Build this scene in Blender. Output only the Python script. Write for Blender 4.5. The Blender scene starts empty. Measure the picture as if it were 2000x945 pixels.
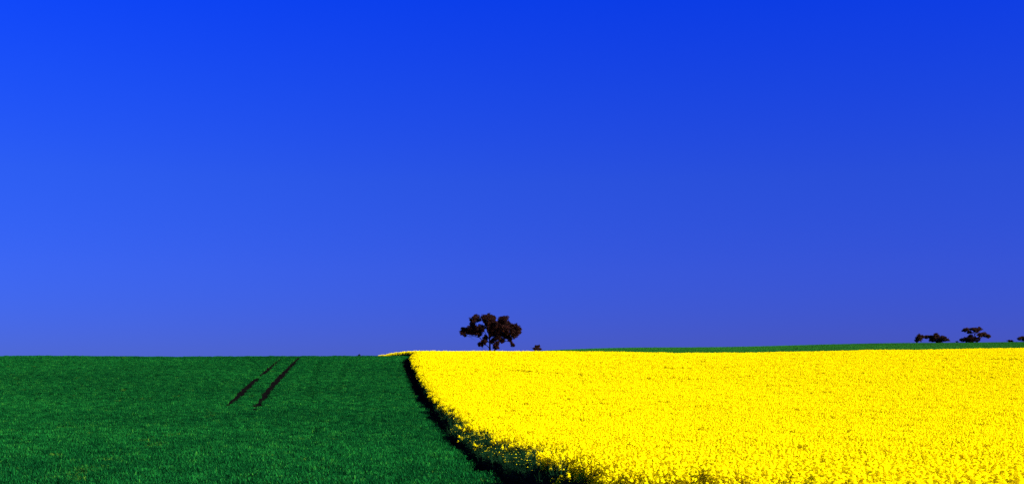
import bpy, math, random
import numpy as np
from mathutils import Vector

R = math.radians
rng = np.random.default_rng(11)
random.seed(11)
sc = bpy.context.scene

# ------------------------------------------------------------------ camera
FPX, ROW0 = 2400.0, 720.0            # focal length and true horizon row of a 2000 x 945 frame
cam = bpy.data.objects.new('camera', bpy.data.cameras.new('camera'))
sc.collection.objects.link(cam)
cam.rotation_euler = (R(90), 0, 0)
cam.data.sensor_width = 36.0
cam.data.lens = 36.0 * FPX / 2000.0
cam.data.shift_y = (ROW0 - 472.5) / 2000.0
cam.data.clip_start, cam.data.clip_end = 0.5, 20000.0
sc.camera = cam

# ------------------------------------------------------------------ sky and sun
SUN_EL, SUN_AZ = 25.0, 114.0         # azimuth clockwise from the viewing direction
sunv = Vector((math.cos(R(SUN_EL)) * math.sin(R(SUN_AZ)),
               math.cos(R(SUN_EL)) * math.cos(R(SUN_AZ)), math.sin(R(SUN_EL))))
world = bpy.data.worlds.new('World')
sc.world = world
world.use_nodes = True
wt = world.node_tree
wn, wl = wt.nodes, wt.links
sky = wn.new('ShaderNodeTexSky')
sky.sky_type = 'NISHITA'
sky.sun_disc = False
sky.sun_elevation, sky.sun_rotation = R(SUN_EL), R(SUN_AZ)
sky.air_density, sky.dust_density, sky.ozone_density = 0.6, 0.0, 10.0
coord = wn.new('ShaderNodeTexCoord')
sep = wn.new('ShaderNodeSeparateXYZ')
wl.new(coord.outputs['Generated'], sep.inputs[0])
film = wn.new('ShaderNodeValToRGB')               # deep blue slide-film sky, by elevation only
wl.new(sep.outputs['Z'], film.inputs[0])
els = film.color_ramp.elements
SKY_F = [(0.0, (.27, .27, .78)), (.03, (.33, .335, .95)), (.08, (.40, .46, 1.22)), (.15, (.38, .59, 1.58)),
         (.22, (.23, .60, 2.10)), (.29, (.09, .57, 2.65)), (1.0, (.05, .50, 3.0))]
while len(els) < len(SKY_F):
    els.new(0.5)
for e, (p, c) in zip(els, SKY_F):
    e.position, e.color = p, (*[q * .735 for q in c], 1)
mul = wn.new('ShaderNodeMix')
mul.data_type, mul.blend_type = 'RGBA', 'MULTIPLY'
mul.inputs[0].default_value = 1.0
wl.new(sky.outputs[0], mul.inputs[6])
wl.new(film.outputs[0], mul.inputs[7])
# polarised skylight: darkest 90 degrees from the sun
dot = wn.new('ShaderNodeVectorMath')
dot.operation = 'DOT_PRODUCT'
dot.inputs[1].default_value = sunv
wl.new(coord.outputs['Generated'], dot.inputs[0])


def wmath(op, a, b):
    n = wn.new('ShaderNodeMath')
    n.operation = op
    for i, v in enumerate((a, b)):
        if isinstance(v, float):
            n.inputs[i].default_value = v
        else:
            wl.new(v, n.inputs[i])
    return n.outputs[0]


c2 = wmath('MULTIPLY', dot.outputs['Value'], dot.outputs['Value'])
pol = wmath('DIVIDE', wmath('SUBTRACT', 1.0, c2), wmath('ADD', 1.0, c2))
polmix = wn.new('ShaderNodeMix')
polmix.data_type = 'RGBA'
wl.new(pol, polmix.inputs[0])
polmix.inputs[6].default_value = (.72, .87, .91, 1)
polmix.inputs[7].default_value = (0.99, 0.755, 0.97, 1)
mul2 = wn.new('ShaderNodeMix')
mul2.data_type, mul2.blend_type = 'RGBA', 'MULTIPLY'
mul2.inputs[0].default_value = 1.0
wl.new(mul.outputs[2], mul2.inputs[6])
wl.new(polmix.outputs[2], mul2.inputs[7])
bg = wn['Background']
wl.new(mul2.outputs[2], bg.inputs['Color'])
bg.inputs['Strength'].default_value = 0.052

sun = bpy.data.objects.new('sun', bpy.data.lights.new('sun', 'SUN'))
sc.collection.objects.link(sun)
sun.data.energy = 5.0
sun.data.angle = R(0.5)
sun.data.color = (1.0, 0.93, 0.80)
sun.rotation_euler = sunv.to_track_quat('Z', 'Y').to_euler()
sun.location = sunv * 100

sc.cycles.use_denoising = False       # keep the fine grain of leaves and flowers
vs = sc.view_settings
vs.view_transform, vs.look = 'Standard', 'None'
vs.exposure, vs.gamma, vs.use_curve_mapping = 1.35, 1.0, False

# ------------------------------------------------------------------ helpers
C = sc.collection


def sstep(a, b, v):
    t = np.clip((np.asarray(v, float) - a) / (b - a), 0, 1)
    return t * t * (3 - 2 * t)


def spline(xs, ys):
    """smooth (Catmull-Rom) curve through the points, flat outside"""
    xs, ys = np.array(xs, float), np.array(ys, float)
    m = np.gradient(ys, xs)

    def f(v):
        v = np.clip(np.asarray(v, float), xs[0], xs[-1])
        i = np.clip(np.searchsorted(xs, v) - 1, 0, len(xs) - 2)
        h = xs[i + 1] - xs[i]
        t = (v - xs[i]) / h
        return ((2 * t**3 - 3 * t**2 + 1) * ys[i] + (t**3 - 2 * t**2 + t) * h * m[i]
                + (-2 * t**3 + 3 * t**2) * ys[i + 1] + (t**3 - t**2) * h * m[i + 1])
    return f


def mesh_obj(name, verts, faces, mat, parent=None, link=True, smooth=False):
    me = bpy.data.meshes.new(name)
    me.from_pydata([tuple(v) for v in verts], [], faces)
    for m in (mat if isinstance(mat, (list, tuple)) else [mat]):
        me.materials.append(m)
    if smooth:
        me.polygons.foreach_set('use_smooth', [True] * len(me.polygons))
    me.update()
    o = bpy.data.objects.new(name, me)
    if link:
        C.objects.link(o)
    if parent:
        o.parent = parent
    return o


def tag(o, label=None, cat=None, group=None, kind=None):
    for k, v in (('label', label), ('category', cat), ('group', group), ('kind', kind)):
        if v:
            o[k] = v
    return o


# ------------------------------------------------------------------ materials
def new_mat(name):
    m = bpy.data.materials.new(name)
    m.use_nodes = True
    nt = m.node_tree
    nt.nodes.clear()
    out = nt.nodes.new('ShaderNodeOutputMaterial')
    return m, nt, out


def ramp(nt, fac, stops):
    r = nt.nodes.new('ShaderNodeValToRGB')
    while len(r.color_ramp.elements) < len(stops):
        r.color_ramp.elements.new(0.5)
    for e, (p, c) in zip(r.color_ramp.elements, stops):
        e.position, e.color = p, (*c, 1)
    if fac is not None:
        nt.links.new(fac, r.inputs[0])
    return r


def leaf_mat(name, stops, trans=0.3, patch=None, per_plant=0.45):
    """leaf: colour varies from plant to plant, some light passes through"""
    m, nt, out = new_mat(name)
    info = nt.nodes.new('ShaderNodeObjectInfo')
    geo = nt.nodes.new('ShaderNodeNewGeometry')
    mixv = nt.nodes.new('ShaderNodeMath')
    mixv.operation = 'MULTIPLY_ADD'
    nt.links.new(geo.outputs['Random Per Island'], mixv.inputs[0])
    mixv.inputs[1].default_value = 1 - per_plant
    half = nt.nodes.new('ShaderNodeMath')
    half.operation = 'MULTIPLY'
    nt.links.new(info.outputs['Random'], half.inputs[0])
    half.inputs[1].default_value = per_plant
    nt.links.new(half.outputs[0], mixv.inputs[2])
    r = ramp(nt, mixv.outputs[0], stops)
    col = r.outputs[0]
    if patch:
        n = nt.nodes.new('ShaderNodeTexNoise')
        n.inputs['Scale'].default_value = patch[0]
        n.inputs['Detail'].default_value = 3
        nt.links.new(geo.outputs['Position'], n.inputs['Vector'])
        pr = ramp(nt, n.outputs['Fac'], patch[1])
        mx = nt.nodes.new('ShaderNodeMix')
        mx.data_type, mx.blend_type = 'RGBA', 'MULTIPLY'
        mx.inputs[0].default_value = 1
        nt.links.new(col, mx.inputs[6])
        nt.links.new(pr.outputs[0], mx.inputs[7])
        col = mx.outputs[2]
    d = nt.nodes.new('ShaderNodeBsdfDiffuse')
    t = nt.nodes.new('ShaderNodeBsdfTranslucent')
    nt.links.new(col, d.inputs['Color'])
    nt.links.new(col, t.inputs['Color'])
    mix = nt.nodes.new('ShaderNodeMixShader')
    mix.inputs[0].default_value = trans
    nt.links.new(d.outputs[0], mix.inputs[1])
    nt.links.new(t.outputs[0], mix.inputs[2])
    nt.links.new(mix.outputs[0], out.inputs['Surface'])
    return m


MAT_PETAL = leaf_mat('canola_petal', [(0, (.86, .72, .002)), (.45, (.94, .84, .002)), (1, (.96, .88, .002))], .42)
MAT_STEM = leaf_mat('canola_stem', [(0, (.005, .026, .009)), (1, (.013, .055, .018))], .2)
MAT_WHEAT = leaf_mat('wheat_blade', [(0, (.002, .036, .008)), (.35, (.003, .066, .014)), (.65, (.006, .118, .020)),
                                     (.88, (.014, .18, .025)), (1, (.05, .26, .026))], .3,
                     (.035, [(.35, (.72, .74, .78)), (.65, (1.12, 1.1, 1.0))]), .62)
MAT_WHEAT_Y = leaf_mat('wheat_blade_yellowed', [(0, (.01, .09, .012)), (.5, (.028, .14, .014)), (1, (.10, .22, .02))], .3)
MAT_FAR = leaf_mat('far_crop_blade', [(0, (.022, .150, .018)), (1, (.042, .215, .026))], .3,
                   (.02, [(.35, (.85, .85, .85)), (.65, (1.1, 1.08, 1.0))]))
MAT_GUM = leaf_mat('gum_leaf', [(0, (.006, .003, .003)), (.7, (.020, .009, .008)), (1, (.065, .020, .020))], .12)
MAT_GUM2 = leaf_mat('far_gum_leaf', [(0, (.020, .010, .009)), (.7, (.050, .024, .015)), (1, (.08, .038, .02))], .12)


def bark_mat():
    m, nt, out = new_mat('gum_bark')
    d = nt.nodes.new('ShaderNodeBsdfDiffuse')
    n = nt.nodes.new('ShaderNodeTexNoise')
    n.inputs['Scale'].default_value = 3
    n.inputs['Detail'].default_value = 5
    r = ramp(nt, n.outputs['Fac'], [(.3, (.005, .004, .004)), (.7, (.018, .012, .011))])
    nt.links.new(r.outputs[0], d.inputs['Color'])
    nt.links.new(d.outputs[0], out.inputs['Surface'])
    return m


MAT_BARK = bark_mat()


def soil_mat():
    m, nt, out = new_mat('soil')
    geo = nt.nodes.new('ShaderNodeNewGeometry')
    n = nt.nodes.new('ShaderNodeTexNoise')
    n.inputs['Scale'].default_value = 2.2
    n.inputs['Detail'].default_value = 8
    nt.links.new(geo.outputs['Position'], n.inputs['Vector'])
    soil = ramp(nt, n.outputs['Fac'], [(.3, (.002, .0018, .002)), (.75, (.007, .006, .0058))])
    # far paddocks are too far off to see the plants: green weed and crop cover there
    sepx = nt.nodes.new('ShaderNodeSeparateXYZ')
    nt.links.new(geo.outputs['Position'], sepx.inputs[0])
    mr = nt.nodes.new('ShaderNodeMapRange')
    mr.inputs['From Min'].default_value, mr.inputs['From Max'].default_value = 330, 380
    nt.links.new(sepx.outputs['Y'], mr.inputs['Value'])
    n2 = nt.nodes.new('ShaderNodeTexNoise')
    n2.inputs['Scale'].default_value = .05
    n2.inputs['Detail'].default_value = 8
    nt.links.new(geo.outputs['Position'], n2.inputs['Vector'])
    green = ramp(nt, n2.outputs['Fac'], [(.3, (.022, .130, .017)), (.7, (.038, .185, .023))])
    mx = nt.nodes.new('ShaderNodeMix')
    mx.data_type = 'RGBA'
    nt.links.new(mr.outputs[0], mx.inputs[0])
    nt.links.new(soil.outputs[0], mx.inputs[6])
    nt.links.new(green.outputs[0], mx.inputs[7])
    d = nt.nodes.new('ShaderNodeBsdfDiffuse')
    nt.links.new(mx.outputs[2], d.inputs['Color'])
    b = nt.nodes.new('ShaderNodeBump')
    b.inputs['Strength'].default_value = .6
    b.inputs['Distance'].default_value = .08
    nt.links.new(n.outputs['Fac'], b.inputs['Height'])
    nt.links.new(b.outputs[0], d.inputs['Normal'])
    nt.links.new(d.outputs[0], out.inputs['Surface'])
    return m


MAT_SOIL = soil_mat()

# ------------------------------------------------------------------ terrain
P = spline([-400, -200, 0, 10, 20, 38, 60, 90, 120, 150, 175, 195, 210, 225, 245, 265, 300, 350, 420, 500],
           [-.5, -1.0, -1.7, -2.2, -2.8, -3.56, -4.0, -3.8, -3.0, -1.4, .1, 1.22, 1.78, 1.95, 1.75, 1.35, .3, -1.5, -2.5, -2.5])
TILT = spline([-300, -60, 10, 35, 50, 65, 87, 130, 300], [0, 0, 0, -.22, -.1, .15, .58, 1.4, 3.2])
RIDGE = spline([-2000, -300, -150, -75, -30, 12, 50, 100, 185, 250, 400, 800, 2000],
               [-3, -3, -2, 2.6, 5.8, 8.15, 9.65, 10.5, 11.95, 13.05, 14.5, 16, 14])


def ground(x, y):
    x, y = np.asarray(x, float), np.asarray(y, float)
    near = P(y) + TILT(x) * sstep(60, 205, y) * (1 - sstep(320, 400, y))
    near = near + .10 * np.sin(x * .11 + 1.3) * np.sin(y * .06 + x * .02) * sstep(40, 120, y)
    g = sstep(390, 610, y)
    z = near * (1 - g) + (RIDGE(x) + .25 * np.sin(x * .045)) * g
    f = sstep(615, 1500, y)
    return z * (1 - f) - 6.0 * f


def unproject(px, row):
    """ground point seen at a place of the photograph (first hit beyond 15 m)"""
    u, v = (px - 1000) / FPX, (ROW0 - row) / FPX
    ys = np.arange(15, 340, .25)
    d = ground(ys * u, ys) - ys * v
    i = np.argmax(d > 0)
    if d[i] <= 0:
        i = np.argmax(d)
    return ys[i] * u, ys[i]


xs = np.unique(np.concatenate([np.arange(-150, 160, 2.5), np.linspace(160, 420, 40), np.linspace(-420, -150, 40),
                               np.linspace(420, 9000, 40), np.linspace(-9000, -420, 40)]))
ys = np.unique(np.concatenate([np.linspace(-3000, -100, 20), np.arange(-100, 330, 2.5), np.arange(330, 700, 6),
                               np.linspace(700, 1600, 40), np.linspace(1600, 14000, 40)]))
gx, gy = np.meshgrid(xs, ys)
gv = np.stack([gx, gy, ground(gx, gy)], -1).reshape(-1, 3)
nx, ny = len(xs), len(ys)
ii = (np.arange(ny - 1)[:, None] * nx + np.arange(nx - 1)[None]).ravel()
gf = np.stack([ii, ii + 1, ii + nx + 1, ii + nx], 1).tolist()
ground_o = mesh_obj('ground', gv, gf, MAT_SOIL, smooth=True)
tag(ground_o, 'gently rolling farmland of dark bare soil under the crops', 'ground', kind='structure')

# ------------------------------------------------------------------ field layout (metres)
# edge of the canola crop, from the near corner up to the crest, where it turns off to the left
EDGE_PX = [(976, 941), (934, 914), (897, 884), (869, 849), (846, 812), (827, 778), (813, 748), (804, 724), (799, 708)]
edge = [unproject(*p) for p in EDGE_PX]
edge = [(edge[0][0] + 3.2, 12.0), (edge[0][0] + 1.6, 22.0), (edge[0][0] + .7, 30.0)] + edge
EX, EY = [p[0] for p in edge], [p[1] for p in edge]
CORNER_Y = EY[-1]
EDGE_F = spline(EY, EX)


def edge_x(y):
    y = np.asarray(y, float)
    e = EDGE_F(np.minimum(y, CORNER_Y))
    beyond = np.clip(y - CORNER_Y, 0, None)
    return e - np.minimum(beyond, 36) * .03 - np.clip(y - 209, 0, 70) * .265


def poly_dist(px, py, pts):
    best = np.full(px.shape, 1e9)
    for (ax, ay), (bx, by) in zip(pts[:-1], pts[1:]):
        dx, dy = bx - ax, by - ay
        t = np.clip(((px - ax) * dx + (py - ay) * dy) / (dx * dx + dy * dy), 0, 1)
        best = np.minimum(best, np.hypot(px - ax - t * dx, py - ay - t * dy))
    return best


TRACKS = [([unproject(*p[:2]) for p in t], [p[2] for p in t]) for t in (
    [(438, 799, .10), (452, 788, .34), (470, 771, .46), (486, 756, .50), (499, 744, .30), (507, 738, .20), (514, 732, .42), (523, 724, .36),
     (535, 713, .34), (543, 706, .28), (551, 700, .15)],
    [(494, 808, .02), (500, 800, .22), (506, 790, .38), (520, 770, .44), (536, 751, .50), (552, 734, .50), (566, 719, .46), (577, 707, .38), (587, 698, .2)])]
# the wheel marks go on downhill, where stunted yellowish wheat has closed over them
OLDTRACK = [[unproject(*p) for p in t] for t in ([(440, 800), (330, 858), (240, 900), (110, 946)],)]
FAINT = [[unproject(*p) for p in t] for t in ([(600, 780), (612, 745), (622, 715)], [(655, 770), (668, 735), (676, 712)],
                                              [(20, 752), (60, 726), (95, 708)])]
# thin strips across the canola (sowing runs seen side-on)
STRIPS = [[unproject(*p) for p in t] for t in (
    [(880, 741), (985, 738), (1110, 748), (1250, 757)], [(1250, 757), (1390, 760), (1480, 752), (1570, 755)],
    [(1460, 775), (1560, 772)], [(1520, 790), (1640, 788)], [(900, 706), (1010, 703)], [(1110, 706), (1240, 707)],
    [(1280, 735), (1420, 733)], [(1780, 714), (1990, 716)], [(1900, 755), (2000, 758)], [(1150, 815), (1330, 812)],
    [(1700, 800), (1850, 806)])]


def noise2(x, y, s, seed):
    """cheap smooth value noise"""
    g = np.random.default_rng(seed).random((64, 64))
    u, v = x / s, y / s
    i, j = np.floor(u).astype(int), np.floor(v).astype(int)
    fu, fv = u - i, v - j
    fu, fv = fu * fu * (3 - 2 * fu), fv * fv * (3 - 2 * fv)
    i0, i1, j0, j1 = i % 64, (i + 1) % 64, j % 64, (j + 1) % 64
    return (g[i0, j0] * (1 - fu) * (1 - fv) + g[i1, j0] * fu * (1 - fv) + g[i0, j1] * (1 - fu) * fv + g[i1, j1] * fu * fv)


def scatter(y0, y1, step, xmin, xmax):
    """jittered grid of points over the part of the land the picture could see"""
    gy = np.arange(y0, y1, step)
    gx = np.arange(xmin, xmax, step)
    X, Y = np.meshgrid(gx, gy)
    X = X + (rng.random(X.shape) - .5) * step * 1.1
    Y = Y + (rng.random(Y.shape) - .5) * step * 1.1
    k = np.abs(X) < Y * .46 + 6
    return X[k], Y[k]


# ------------------------------------------------------------------ plant meshes
class MB:
    def __init__(self):
        self.v, self.f, self.m = [], [], []

    def quad(self, c, a, b, mi):
        n = len(self.v)
        self.v += [c - a - b, c + a - b, c + a + b, c - a + b]
        self.f.append((n, n + 1, n + 2, n + 3))
        self.m.append(mi)

    def strip(self, pts, ws, side, mi):
        n = len(self.v)
        for p, w in zip(pts, ws):
            self.v += [p - side * w, p + side * w]
        for k in range(len(pts) - 1):
            a = n + 2 * k
            self.f.append((a, a + 1, a + 3, a + 2))
            self.m.append(mi)

    def tube(self, pts, rs, mi, seg=3):
        n = len(self.v)
        for p, r in zip(pts, rs):
            for k in range(seg):
                t = 2 * math.pi * k / seg
                self.v.append(p + np.array((math.cos(t) * r, math.sin(t) * r, 0)))
        for i in range(len(pts) - 1):
            for k in range(seg):
                a, b = n + i * seg + k, n + i * seg + (k + 1) % seg
                self.f.append((a, b, b + seg, a + seg))
                self.m.append(mi)

    def build(self, name, mats, link=False):
        o = mesh_obj(name, self.v, self.f, mats, link=link)
        o.data.polygons.foreach_set('material_index', self.m)
        return o


def rdir(r):
    v = r.normal(size=3)
    return v / np.linalg.norm(v)


def canola_clump(seed, name, bloom=1.0):
    r = np.random.default_rng(seed)
    mb = MB()
    for _ in range(9):
        a, q = r.random() * 2 * math.pi, .30 * math.sqrt(r.random())
        base = np.array((math.cos(a) * q, math.sin(a) * q, 0))
        h = r.uniform(.92, 1.16)
        lean = np.array((r.normal() * .05, r.normal() * .05, 0))
        top = base + lean + np.array((0, 0, h))
        mid = base + lean * .4 + np.array((0, 0, h * .5))
        mb.tube([base, mid, top], [.009, .007, .003], 1)
        heads = [(top, 1.0)]
        for _b in range(4):                          # side branches
            t = r.uniform(.45, .8)
            s = base + (top - base) * t
            o = rdir(r) * np.array((1, 1, 0))
            o = o / (np.linalg.norm(o) + 1e-6) * r.uniform(.10, .18)
            e = s + o + np.array((0, 0, h * r.uniform(.16, .30)))
            e[2] = min(e[2], h - .02)
            mb.tube([s, e], [.005, .003], 1)
            heads.append((e, r.uniform(.6, .9)))
        for c, k in heads:                           # raceme: a domed column of small four-petalled flowers
            n = int(32 * k) if r.random() < bloom else int(r.random() < .12)
            for _f in range(n):
                t = r.random()
                rad = .062 * k * (1.15 - t * .75)
                an = r.random() * 2 * math.pi
                p = c + np.array((math.cos(an) * rad, math.sin(an) * rad, (t - .62) * .17 * k))
                nrm = np.array((math.cos(an), math.sin(an), .5 + t)) + r.normal(size=3) * .45
                nrm /= np.linalg.norm(nrm)
                ax = np.cross(nrm, rdir(r))
                ax /= np.linalg.norm(ax) + 1e-6
                s = r.uniform(.014, .021)
                mb.quad(p, ax * s, np.cross(nrm, ax) * s, 0)
        for _l in range(9 if bloom == 1 else 15):                          # leaves, thick below, few above
            t = r.random() ** 1.3 * (.72 if bloom == 1 else .95)
            s = base + (top - base) * t
            an = r.random() * 2 * math.pi
            d = np.array((math.cos(an), math.sin(an), .25))
            L = r.uniform(.12, .22) * (1.1 - t * .7)
            side = np.array((-math.sin(an), math.cos(an), r.normal() * .3))
            mb.strip([s, s + d * L * .55, s + d * L + np.array((0, 0, -.05))], [.012, .042 * (1.2 - t), .004], side, 1)
    return mb.build(name, [MAT_PETAL, MAT_STEM])


def wheat_clump(seed, name, mat, n=46, hmul=1.0):
    r = np.random.default_rng(seed)
    mb = MB()
    for _ in range(n):
        a, q = r.random() * 2 * math.pi, .34 * math.sqrt(r.random())
        b = np.array((math.cos(a) * q, math.sin(a) * q, 0))
        an = r.random() * 2 * math.pi
        d = np.array((math.cos(an), math.sin(an), 0))
        h = r.uniform(.16, .31) * hmul
        out = r.uniform(.07, .19)
        side = np.array((-math.sin(an), math.cos(an), 0))
        w = r.uniform(.008, .015)
        tip = b + d * out * 1.3 + np.array((0, 0, h * r.uniform(.55, .95)))
        mb.strip([b, b + d * out * .25 + np.array((0, 0, h * .6)), b + d * out * .8 + np.array((0, 0, h * .97)), tip],
                 [w, w * 1.1, w * .8, .002], side, 0)
    return mb.build(name, [mat])


def source(name, objs):
    c = bpy.data.collections.new(name)
    for o in objs:
        c.objects.link(o)
    return c


def crop(name, X, Y, scl, idx, coll, zoff=0.0):
    """one crop: plants instanced on a cloud of ground points"""
    me = bpy.data.meshes.new(name)
    Z = ground(X, Y) + zoff
    n = len(X)
    me.vertices.add(n)
    me.vertices.foreach_set('co', np.stack([X, Y, Z], 1).astype(np.float32).ravel())
    rot = np.stack([rng.normal(0, .05, n), rng.normal(0, .05, n), rng.random(n) * 2 * math.pi], 1)
    a = me.attributes.new('plant_rot', 'FLOAT_VECTOR', 'POINT')
    a.data.foreach_set('vector', rot.astype(np.float32).ravel())
    a = me.attributes.new('plant_scale', 'FLOAT_VECTOR', 'POINT')
    a.data.foreach_set('vector', np.asarray(scl, np.float32).ravel())
    a = me.attributes.new('plant_kind', 'INT', 'POINT')
    a.data.foreach_set('value', np.asarray(idx, np.int32))
    o = bpy.data.objects.new(name, me)
    C.objects.link(o)
    ng = bpy.data.node_groups.new(name + '_plants', 'GeometryNodeTree')
    ng.interface.new_socket('Geometry', in_out='INPUT', socket_type='NodeSocketGeometry')
    ng.interface.new_socket('Geometry', in_out='OUTPUT', socket_type='NodeSocketGeometry')
    N, L = ng.nodes, ng.links
    gi, go = N.new('NodeGroupInput'), N.new('NodeGroupOutput')
    ci = N.new('GeometryNodeCollectionInfo')
    ci.inputs['Collection'].default_value = coll
    ci.inputs['Separate Children'].default_value = True
    ci.inputs['Reset Children'].default_value = True
    ip = N.new('GeometryNodeInstanceOnPoints')

    def attr(nm, ty):
        q = N.new('GeometryNodeInputNamedAttribute')
        q.data_type = ty
        q.inputs['Name'].default_value = nm
        return q.outputs['Attribute']
    L.new(gi.outputs[0], ip.inputs['Points'])
    L.new(ci.outputs[0], ip.inputs['Instance'])
    ip.inputs['Pick Instance'].default_value = True
    L.new(attr('plant_kind', 'INT'), ip.inputs['Instance Index'])
    er = N.new('FunctionNodeEulerToRotation')
    L.new(attr('plant_rot', 'FLOAT_VECTOR'), er.inputs[0])
    L.new(er.outputs[0], ip.inputs['Rotation'])
    L.new(attr('plant_scale', 'FLOAT_VECTOR'), ip.inputs['Scale'])
    L.new(ip.outputs[0], go.inputs[0])
    md = o.modifiers.new('plants', 'NODES')
    md.node_group = ng
    return o


# ------------------------------------------------------------------ canola crop
canola_src = source('canola_plants', [canola_clump(100 + k, 'canola_plant_%d' % k) for k in range(6)]
                    + [canola_clump(150 + k, 'canola_plant_leafy_%d' % k, b) for k, b in enumerate((.12, .03, .005))])
cx, cy, cs = [], [], []
for y0, y1, step, s in ((12, 70, .33, 1.0), (70, 130, .43, 1.08), (130, 200, .55, 1.25), (200, 240, .6, 1.35), (240, 310, .8, 1.7)):
    X, Y = scatter(y0, y1, step, -45, 150)
    cx.append(X), cy.append(Y), cs.append(np.full(X.shape, s))
X, Y, S = map(np.concatenate, (cx, cy, cs))
wob = (noise2(X, Y, 1.1, 5) - .5) * .45 + (noise2(X, Y, 5, 6) - .5) * .4
k = X > edge_x(Y) + .35 + wob
X, Y, S = X[k], Y[k], S[k]
inside = X - edge_x(Y)
hz = .96 + (noise2(X, Y, 2.2, 7) - .5) * .14 + (noise2(X, Y, 9, 8) - .5) * .10 + rng.normal(0, .035, len(X))
keep = np.ones(len(X), bool)
for s in STRIPS:
    d = poly_dist(X, Y, s)
    near = d < .6 + noise2(X, Y, 6, 9) * .7
    hz = np.where(near, hz * (.68 + .2 * noise2(X, Y, 1.5, 10)), hz)
    keep &= ~(near & (rng.random(len(X)) < .35))
hz = np.where(inside < .9, hz * rng.uniform(.76, 1.0, len(X)), hz)
idx = rng.integers(0, 6, len(X))
# the crop's margin is leafy and has hardly come into flower, most of all low on the slope
rim = (1.05 * (1 - sstep(46, 105, Y)) * (.15 + .85 * sstep(17, 40, Y)) + 0.42 * (1 - sstep(80, 160, Y)) * sstep(17, 40, Y) + .5) * (.65 + .7 * noise2(X, Y, 2.6, 41))
hz = hz * (.74 + .26 * sstep(-.1, 1.0, inside / rim))       # and it tapers off towards the edge
leafy = rng.random(len(X)) < 1.12 * (1 - sstep(.5, 1.2, inside / rim))
idx = np.where(leafy, np.where((inside / rim < .75) & (rng.random(len(X)) < .9), 8, rng.integers(6, 9, len(X))), idx)
sparse = rng.random(len(X)) < .015 + .09 * sstep(.55, .9, noise2(X, Y, 4, 43)) * sstep(50, 90, Y)
idx = np.where(sparse & ~leafy, 6, idx)
for s in STRIPS:
    near = poly_dist(X, Y, s) < .35 + noise2(X, Y, 6, 9) * .5
    idx = np.where(near & (rng.random(len(X)) < .6), 6, idx)
X, Y, S, hz, idx = X[keep], Y[keep], S[keep], hz[keep], idx[keep]
canola = crop('canola_crop', X, Y, np.stack([S, S, hz], 1), idx, canola_src)
tag(canola, 'dense bright yellow flowering canola crop with a dark shaded edge', 'canola crop', kind='stuff')
print('canola clumps', len(X))

# ------------------------------------------------------------------ wheat crop
wheat_src = source('wheat_plants', [wheat_clump(200 + k, 'wheat_plant_%d' % k, MAT_WHEAT) for k in range(5)]
                   + [wheat_clump(300 + k, 'wheat_plant_yellow_%d' % k, MAT_WHEAT_Y, 34, .9) for k in range(2)])
cx, cy, cs = [], [], []
for y0, y1, step, s in ((14, 80, .36, 1.0), (80, 125, .40, 1.0), (125, 235, .38, .92)):
    X, Y = scatter(y0, y1, step, -115, 20)
    cx.append(X), cy.append(Y), cs.append(np.full(X.shape, s))
X, Y, S = map(np.concatenate, (cx, cy, cs))
wob = (noise2(X, Y, 1.3, 15) - .5) * .6
gap = edge_x(Y) - .4 - .85 * sstep(80, 180, Y)
k = X < gap + wob
X, Y, S = X[k], Y[k], S[k]
hz = .97 + (noise2(X, Y, 1.0, 17) - .5) * .5 + (noise2(X, Y, 12, 18) - .5) * .22 + rng.normal(0, .13, len(X))
idx = rng.integers(0, 5, len(X))
keep = np.ones(len(X), bool)
for n_, (t, tw) in enumerate(TRACKS):
    d = poly_dist(X, Y, t)
    w = np.interp(Y, [p[1] for p in t], tw) + .155 + .08 * (noise2(X, Y, 3, 21 + n_) - .5)
    inside = (Y > t[0][1] - 1) & (Y < t[-1][1] + 1)
    keep &= ~(inside & (d < w + rng.normal(0, .04, len(X))))
ax, ay = TRACKS[1][0][0]
bx, by = TRACKS[1][0][-1]
tl = math.hypot(bx - ax, by - ay)
across = ((X - ax) * (by - ay) - (Y - ay) * (bx - ax)) / tl          # sowing runs lie along the wheel tracks
hz = hz * (1 + .07 * np.sin(across * 2 * math.pi / 5.2) + .05 * np.sin(across * 2 * math.pi / 1.9))
for t in OLDTRACK:
    d = poly_dist(X, Y, t)
    m = (d < .3 + rng.normal(0, .2, len(X))) & (noise2(X, Y, 4, 24) > .3) & (rng.random(len(X)) < .4)
    idx = np.where(m, rng.integers(5, 7, len(X)), idx)
for t in FAINT:
    d = poly_dist(X, Y, t)
    m = d < .6
    hz = np.where(m, hz * .48, hz)
idx = np.where(rng.random(len(X)) < .012 * noise2(X, Y, 5, 25), 5, idx)
thin = noise2(X, Y, 1.6, 26) * .6 + noise2(X, Y, 6, 27) * .4
keep &= ~((thin < .30) & (rng.random(len(X)) < .7))
keep &= rng.random(len(X)) > .06
X, Y, S, hz, idx = X[keep], Y[keep], S[keep], hz[keep], idx[keep]
wheat = crop('wheat_crop', X, Y, np.stack([S, S, hz], 1), idx, wheat_src)
tag(wheat, 'deep green young wheat crop with two dark wheel tracks', 'wheat crop', kind='stuff')
print('wheat clumps', len(X))

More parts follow.
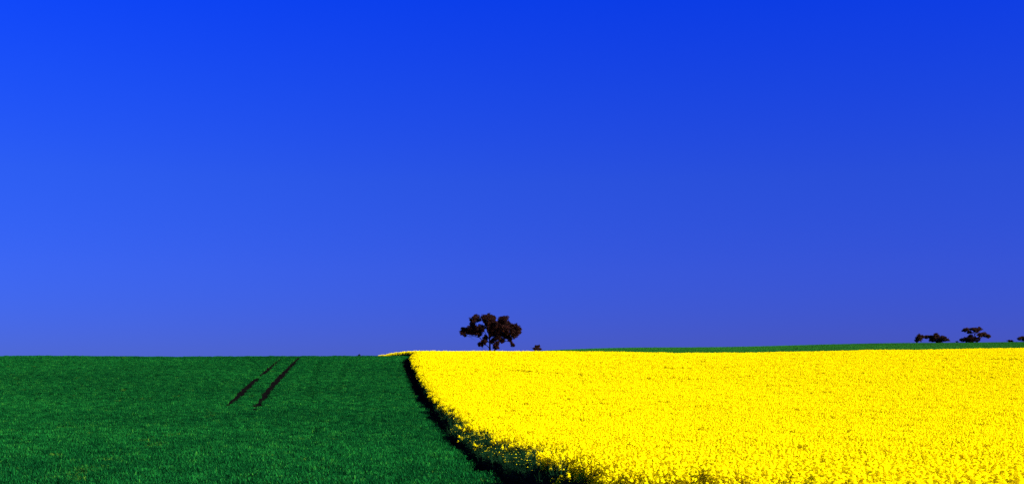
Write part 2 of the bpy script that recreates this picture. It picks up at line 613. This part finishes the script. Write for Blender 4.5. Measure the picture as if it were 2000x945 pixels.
# ------------------------------------------------------------------ crop on the far ridge
far_src = source('far_plants', [wheat_clump(400 + k, 'far_plant_%d' % k, MAT_FAR, 40, 1.0) for k in range(3)])
gx_, gy_ = np.meshgrid(np.arange(-20, 330, 1.25), np.arange(430, 625, 1.25))
X = (gx_ + (rng.random(gx_.shape) - .5) * 1.3).ravel()
Y = (gy_ + (rng.random(gx_.shape) - .5) * 1.3).ravel()
k = np.abs(X) < Y * .46 + 6
X, Y = X[k], Y[k]
hz = rng.uniform(1.2, 2.0, len(X))
s = rng.uniform(2.2, 2.8, len(X))
far = crop('far_crop', X, Y, np.stack([s, s, hz], 1), rng.integers(0, 3, len(X)), far_src)
tag(far, 'strip of mid green crop on the far ridge behind the canola', 'green crop', kind='stuff')


# ------------------------------------------------------------------ trees
def tube_obj(name, pts, r0, r1, mat, parent, seg=7):
    pts = [np.array(p, float) for p in pts]
    # smooth the centre line a little
    q = [pts[0]]
    for a, b in zip(pts[:-1], pts[1:]):
        q += [a * .5 + b * .5, b]
    verts, faces = [], []
    n = len(q)
    for i, p in enumerate(q):
        t = q[min(i + 1, n - 1)] - q[max(i - 1, 0)]
        t = t / (np.linalg.norm(t) + 1e-9)
        s = np.cross(t, (0.3, 1, 0.1))
        s /= np.linalg.norm(s)
        u = np.cross(t, s)
        r = r0 + (r1 - r0) * i / (n - 1)
        if i == 0:
            r *= 1.25
        for k in range(seg):
            a = 2 * math.pi * k / seg
            verts.append(p + (s * math.cos(a) + u * math.sin(a)) * r * (1 + .08 * math.sin(3 * a + i)))
    for i in range(n - 1):
        for k in range(seg):
            a, b = i * seg + k, i * seg + (k + 1) % seg
            faces.append((a, b, b + seg, a + seg))
    faces.append(tuple(range((n - 1) * seg, n * seg)))
    return mesh_obj(name, verts, faces, mat, parent, smooth=True)


def make_tree(name, px, dist, seed, lobes, stems, leaf, mat, dens, label, group=None, depth=.75, fat=1.5):
    """lobes (px, row, rx, ry[, depth in m]) and stems ([(px, row[, depth])...], r0, r1) are sizes
    measured in the photograph, turned into metres at the tree's own distance"""
    r = np.random.default_rng(seed)
    m = dist / FPX
    bx = (px - 1000) * m
    bz = float(ground(bx, dist)) - .1
    root = bpy.data.objects.new(name, None)
    C.objects.link(root)
    root.location = (bx, dist, bz)
    root.empty_display_size = .5
    tag(root, label, 'bush' if 'bush' in name or 'shrub' in name else 'tree', group)

    def loc(x, row, dep=0.0):
        return np.array(((x - px) * m, dep, (ROW0 - row) * m - bz))
    first = True
    for pts, r0, r1 in stems:
        P3 = [loc(*p) for p in pts]
        if pts[0][1] > 9000:
            P3[0][2] = 0
        tube_obj('trunk' if first else 'limb', P3, r0, r1, MAT_BARK, root)
        first = False
    verts, faces = [], []
    width = max(l[0] + l[2] for l in lobes) - min(l[0] - l[2] for l in lobes)
    for l in lobes:
        c0 = loc(l[0], l[1])
        rx, rz = l[2] * m * fat, l[3] * m * fat
        ry = (rx + rz) * .55
        dep = l[4] if len(l) > 4 else r.uniform(-1, 1) * width * m * .5 * depth * (1 - abs(l[0] - px) / width)
        c0[1] = dep
        # a lobe is a few smaller tufts of hanging leaves
        tufts = [(rdir(r) * np.array((rx, ry, rz)) * .78 * r.random() ** .4, r.uniform(.28, .46)) for _ in range(14)]
        n = int(dens * (rx * rz) ** .9)
        for _ in range(n):
            o, k = tufts[r.integers(0, len(tufts))]
            p = c0 + o + rdir(r) * np.array((rx, ry, rz)) * k * r.random() ** .45
            d = rdir(r) + np.array((0, 0, -.7))
            d /= np.linalg.norm(d)
            s = np.cross(d, rdir(r))
            s /= np.linalg.norm(s) + 1e-6
            L, w = leaf * r.uniform(.7, 1.5), leaf * r.uniform(.25, .45)
            b = len(verts)
            verts += [p, p + d * L * .5 + s * w, p + d * L, p + d * L * .5 - s * w]
            faces.append((b, b + 1, b + 2, b + 3))
    mesh_obj('crown', verts, faces, mat, root)
    return root


def zoomed(ox, oy, k, rows):
    return [(ox + a[0] / k, oy + a[1] / k, a[2] / k, a[3] / k, *a[4:]) for a in rows]


def zpts(ox, oy, k, pts):
    return [(ox + a[0] / k, 9999 if a[1] == 'g' else oy + a[1] / k, *a[2:]) for a in pts]


K = (860, 590, 7.875)
gum_lobes = zoomed(*K, [
    (362, 420, 46, 38, .3), (352, 480, 40, 34, -.4), (410, 450, 45, 50, .5),
    (548, 235, 48, 42, .6), (520, 275, 52, 40, -.8), (490, 330, 40, 30, .4), (470, 380, 46, 45, -.5), (520, 410, 62, 52, 1.2), (575, 440, 60, 55, -1.0),
    (625, 385, 45, 48, .8), (600, 270, 25, 25, 0), (460, 460, 50, 40, .2),
    (690, 235, 48, 36, -1.0), (755, 215, 60, 36, .8), (800, 255, 50, 45, 1.6), (735, 280, 70, 48, -1.8), (790, 320, 60, 52, .2),
    (715, 345, 42, 45, 1.5), (745, 400, 50, 52, -1.2), (820, 400, 60, 62, 2.4), (850, 345, 45, 40, -2.2), (795, 470, 55, 55, -.4), (855, 480, 60, 60, 1.2),
    (975, 245, 56, 40, .5), (955, 295, 60, 45, -1.2), (1000, 310, 48, 42, 1.4), (920, 360, 60, 52, 2.2), (985, 380, 68, 52, -1.6), (1050, 340, 35, 32, .2),
    (1125, 365, 50, 44, .4), (1170, 420, 58, 52, -.7), (1120, 440, 55, 52, 1.5), (1190, 480, 44, 42, .3), (1060, 430, 60, 52, -1.3), (1130, 505, 40, 34, -.4),
    (960, 460, 64, 55, 1.9), (1020, 500, 60, 42, .6), (900, 525, 58, 45, -1.0), (925, 580, 46, 38, .4), (1070, 560, 28, 36, .2),
    (690, 545, 34, 34, .6), (680, 600, 36, 34, -.5), (612, 650, 34, 34, .3), (635, 635, 28, 24, -.2),
    (815, 590, 42, 45, .5), (860, 640, 40, 40, -.6), (870, 690, 26, 28, .2), (835, 690, 22, 26, .4),
    (1112, 650, 28, 26, .1), (1095, 612, 16, 18, .2), (650, 420, 24, 28, -1.6), (600, 495, 22, 26, .6)])
gum_stems = [
    (zpts(*K, [(768, 'g'), (764, 800), (760, 700), (762, 620), (752, 520), (735, 420), (745, 300)]), .27, .07),
    (zpts(*K, [(786, 'g'), (800, 790), (845, 720), (885, 640), (930, 560), (990, 470), (985, 330)]), .22, .06),
    (zpts(*K, [(762, 620), (715, 590, .2), (640, 585, .4), (598, 535, .4), (575, 450, .3), (545, 300, .3)]), .11, .04),
    (zpts(*K, [(600, 540, .4), (520, 522, .3), (440, 528, .1), (370, 490, 0)]), .07, .03),
    (zpts(*K, [(756, 705), (715, 665, .1), (660, 640, .2), (615, 655, .3)]), .08, .03),
    (zpts(*K, [(925, 570), (985, 600), (1050, 598, .1), (1108, 640, .1)]), .07, .03),
    (zpts(*K, [(758, 560), (800, 500, -.6), (850, 430, -1), (920, 360, -.5)]), .10, .04),
    (zpts(*K, [(950, 525), (1040, 500, .5), (1120, 450, .6), (1170, 420, .3)]), .09, .04),
    (zpts(*K, [(752, 560), (700, 490, .3), (665, 420, .5), (620, 330, .4)]), .08, .03),
    (zpts(*K, [(735, 420), (770, 330, .6), (790, 250, .8)]), .06, .03),
    (zpts(*K, [(760, 760), (700, 735), (640, 722), (600, 705)]), .03, .012),
    (zpts(*K, [(690, 735), (650, 705), (625, 700)]), .02, .01),
    (zpts(*K, [(450, 527, .1), (490, 560, .1), (540, 580, .1)]), .025, .01),
    (zpts(*K, [(850, 720), (890, 705), (920, 712)]), .025, .01),
]
make_tree('gum_tree', 957, 262, 3, gum_lobes, gum_stems, .20, MAT_GUM, 1500,
          'broad dark gum tree with forked trunk behind the canola crest', fat=1.5)

K2 = (860, 590, 7.875)
make_tree('bush', 1049, 600, 5, zoomed(*K2, [(1490, 692, 36, 28), (1508, 672, 22, 14), (1460, 715, 26, 20), (1530, 716, 22, 16), (1495, 718, 44, 18)]),
          [(zpts(*K2, [(1490, 'g'), (1490, 720), (1495, 680)]), .15, .06), (zpts(*K2, [(1470, 720), (1420, 705), (1385, 690)]), .06, .03)],
          .34, MAT_GUM2, 520, 'small rounded brown bush just beside the broad dark gum tree')

K3 = (1740, 620, 7.692)
GR = 'trees along the far ridge'
make_tree('gum_tree', 1793, 600, 7, zoomed(*K3, [(440, 270, 36, 24), (425, 310, 34, 28), (405, 340, 22, 20), (415, 325, 20, 20), (480, 280, 30, 20), (540, 288, 44, 22),
                                                (585, 290, 22, 18), (450, 300, 30, 24)]),
          [(zpts(*K3, [(385, 'g'), (390, 360), (420, 310), (470, 280)]), .32, .12), (zpts(*K3, [(455, 365), (450, 330), (480, 290), (550, 290)]), .22, .08)],
          .34, MAT_GUM2, 520, 'low brown tree leaning over the far ridge, its flat canopy reaching sideways', GR)
make_tree('gum_tree', 1831, 600, 8, zoomed(*K3, [(680, 262, 50, 24), (640, 290, 44, 26), (710, 290, 60, 30), (650, 330, 44, 32), (700, 335, 50, 30),
                                                (760, 300, 40, 26), (790, 330, 50, 26), (840, 335, 30, 18), (740, 345, 44, 22)]),
          [(zpts(*K3, [(680, 'g'), (680, 350), (685, 290)]), .32, .1), (zpts(*K3, [(760, 360), (800, 340), (865, 310), (880, 290)]), .10, .03)],
          .34, MAT_GUM2, 520, 'dense rounded brown tree on the far ridge, crown down to the grass', GR)
make_tree('gum_tree', 1904, 600, 9, zoomed(*K3, [(1125, 185, 30, 22), (1165, 168, 34, 18), (1215, 172, 46, 24), (1255, 195, 40, 24), (1215, 210, 34, 20),
                                                (1300, 178, 34, 18), (1350, 162, 34, 18), (1330, 185, 30, 14),
                                                (1310, 265, 34, 26), (1350, 245, 44, 22), (1410, 250, 50, 28), (1450, 265, 32, 26), (1485, 292, 12, 12)]),
          [(zpts(*K3, [(1300, 'g'), (1295, 350), (1262, 270), (1240, 200)]), .34, .14), (zpts(*K3, [(1315, 350), (1350, 305), (1400, 265)]), .2, .08),
           (zpts(*K3, [(1262, 250), (1310, 210), (1350, 170)]), .16, .06), (zpts(*K3, [(1370, 300), (1430, 300), (1480, 290)]), .05, .02),
           (zpts(*K3, [(1250, 230), (1180, 200), (1130, 185)]), .14, .05)],
          .34, MAT_GUM2, 520, 'umbrella-topped tree in two canopy tiers on the far ridge', GR)
make_tree('bush', 1896, 596, 10, zoomed(*K3, [(1090, 335, 30, 24), (1130, 325, 40, 30), (1180, 300, 44, 34), (1220, 310, 44, 40), (1265, 330, 44, 30), (1170, 340, 50, 24)]),
          [(zpts(*K3, [(1190, 'g'), (1190, 350), (1200, 310)]), .15, .06)],
          .34, MAT_GUM, 600, 'dark dense bush at the foot of the umbrella-topped tree')
make_tree('bush', 1973, 602, 11, zoomed(*K3, [(1765, 348, 22, 12), (1795, 345, 30, 13), (1825, 350, 18, 10)]),
          [(zpts(*K3, [(1795, 'g'), (1795, 355), (1797, 345)]), .08, .04)],
          .3, MAT_GUM, 300, 'very low dark bush hugging the far ridge')
make_tree('gum_tree', 2001, 600, 12, zoomed(*K3, [(1925, 310, 26, 18), (1965, 298, 40, 20), (2010, 300, 50, 22), (1990, 325, 44, 16), (2060, 310, 40, 24)]),
          [(zpts(*K3, [(2000, 'g'), (2000, 345), (1985, 310)]), .18, .07), (zpts(*K3, [(1995, 345), (1960, 330), (1930, 312)]), .08, .03)],
          .34, MAT_GUM2, 520, 'brown tree on the far ridge cut off by the edge of the picture', GR)
make_tree('shrub', 1869, 600, 13, zoomed(*K3, [(1000, 358, 14, 9), (985, 362, 10, 6)]), [(zpts(*K3, [(1000, 'g'), (1000, 360)]), .06, .03)],
          .25, MAT_GUM, 300, 'tiny dark shrub alone on the far ridge between the brown trees')
make_tree('shrub', 701, 640, 14, [(701, 694, 3, 2.2), (698, 696, 2.5, 2)], [([(701, 9999), (701, 696)], .08, .04)],
          .3, MAT_GUM, 300, 'tiny dark shrub tip showing above the green wheat skyline')

print('done')
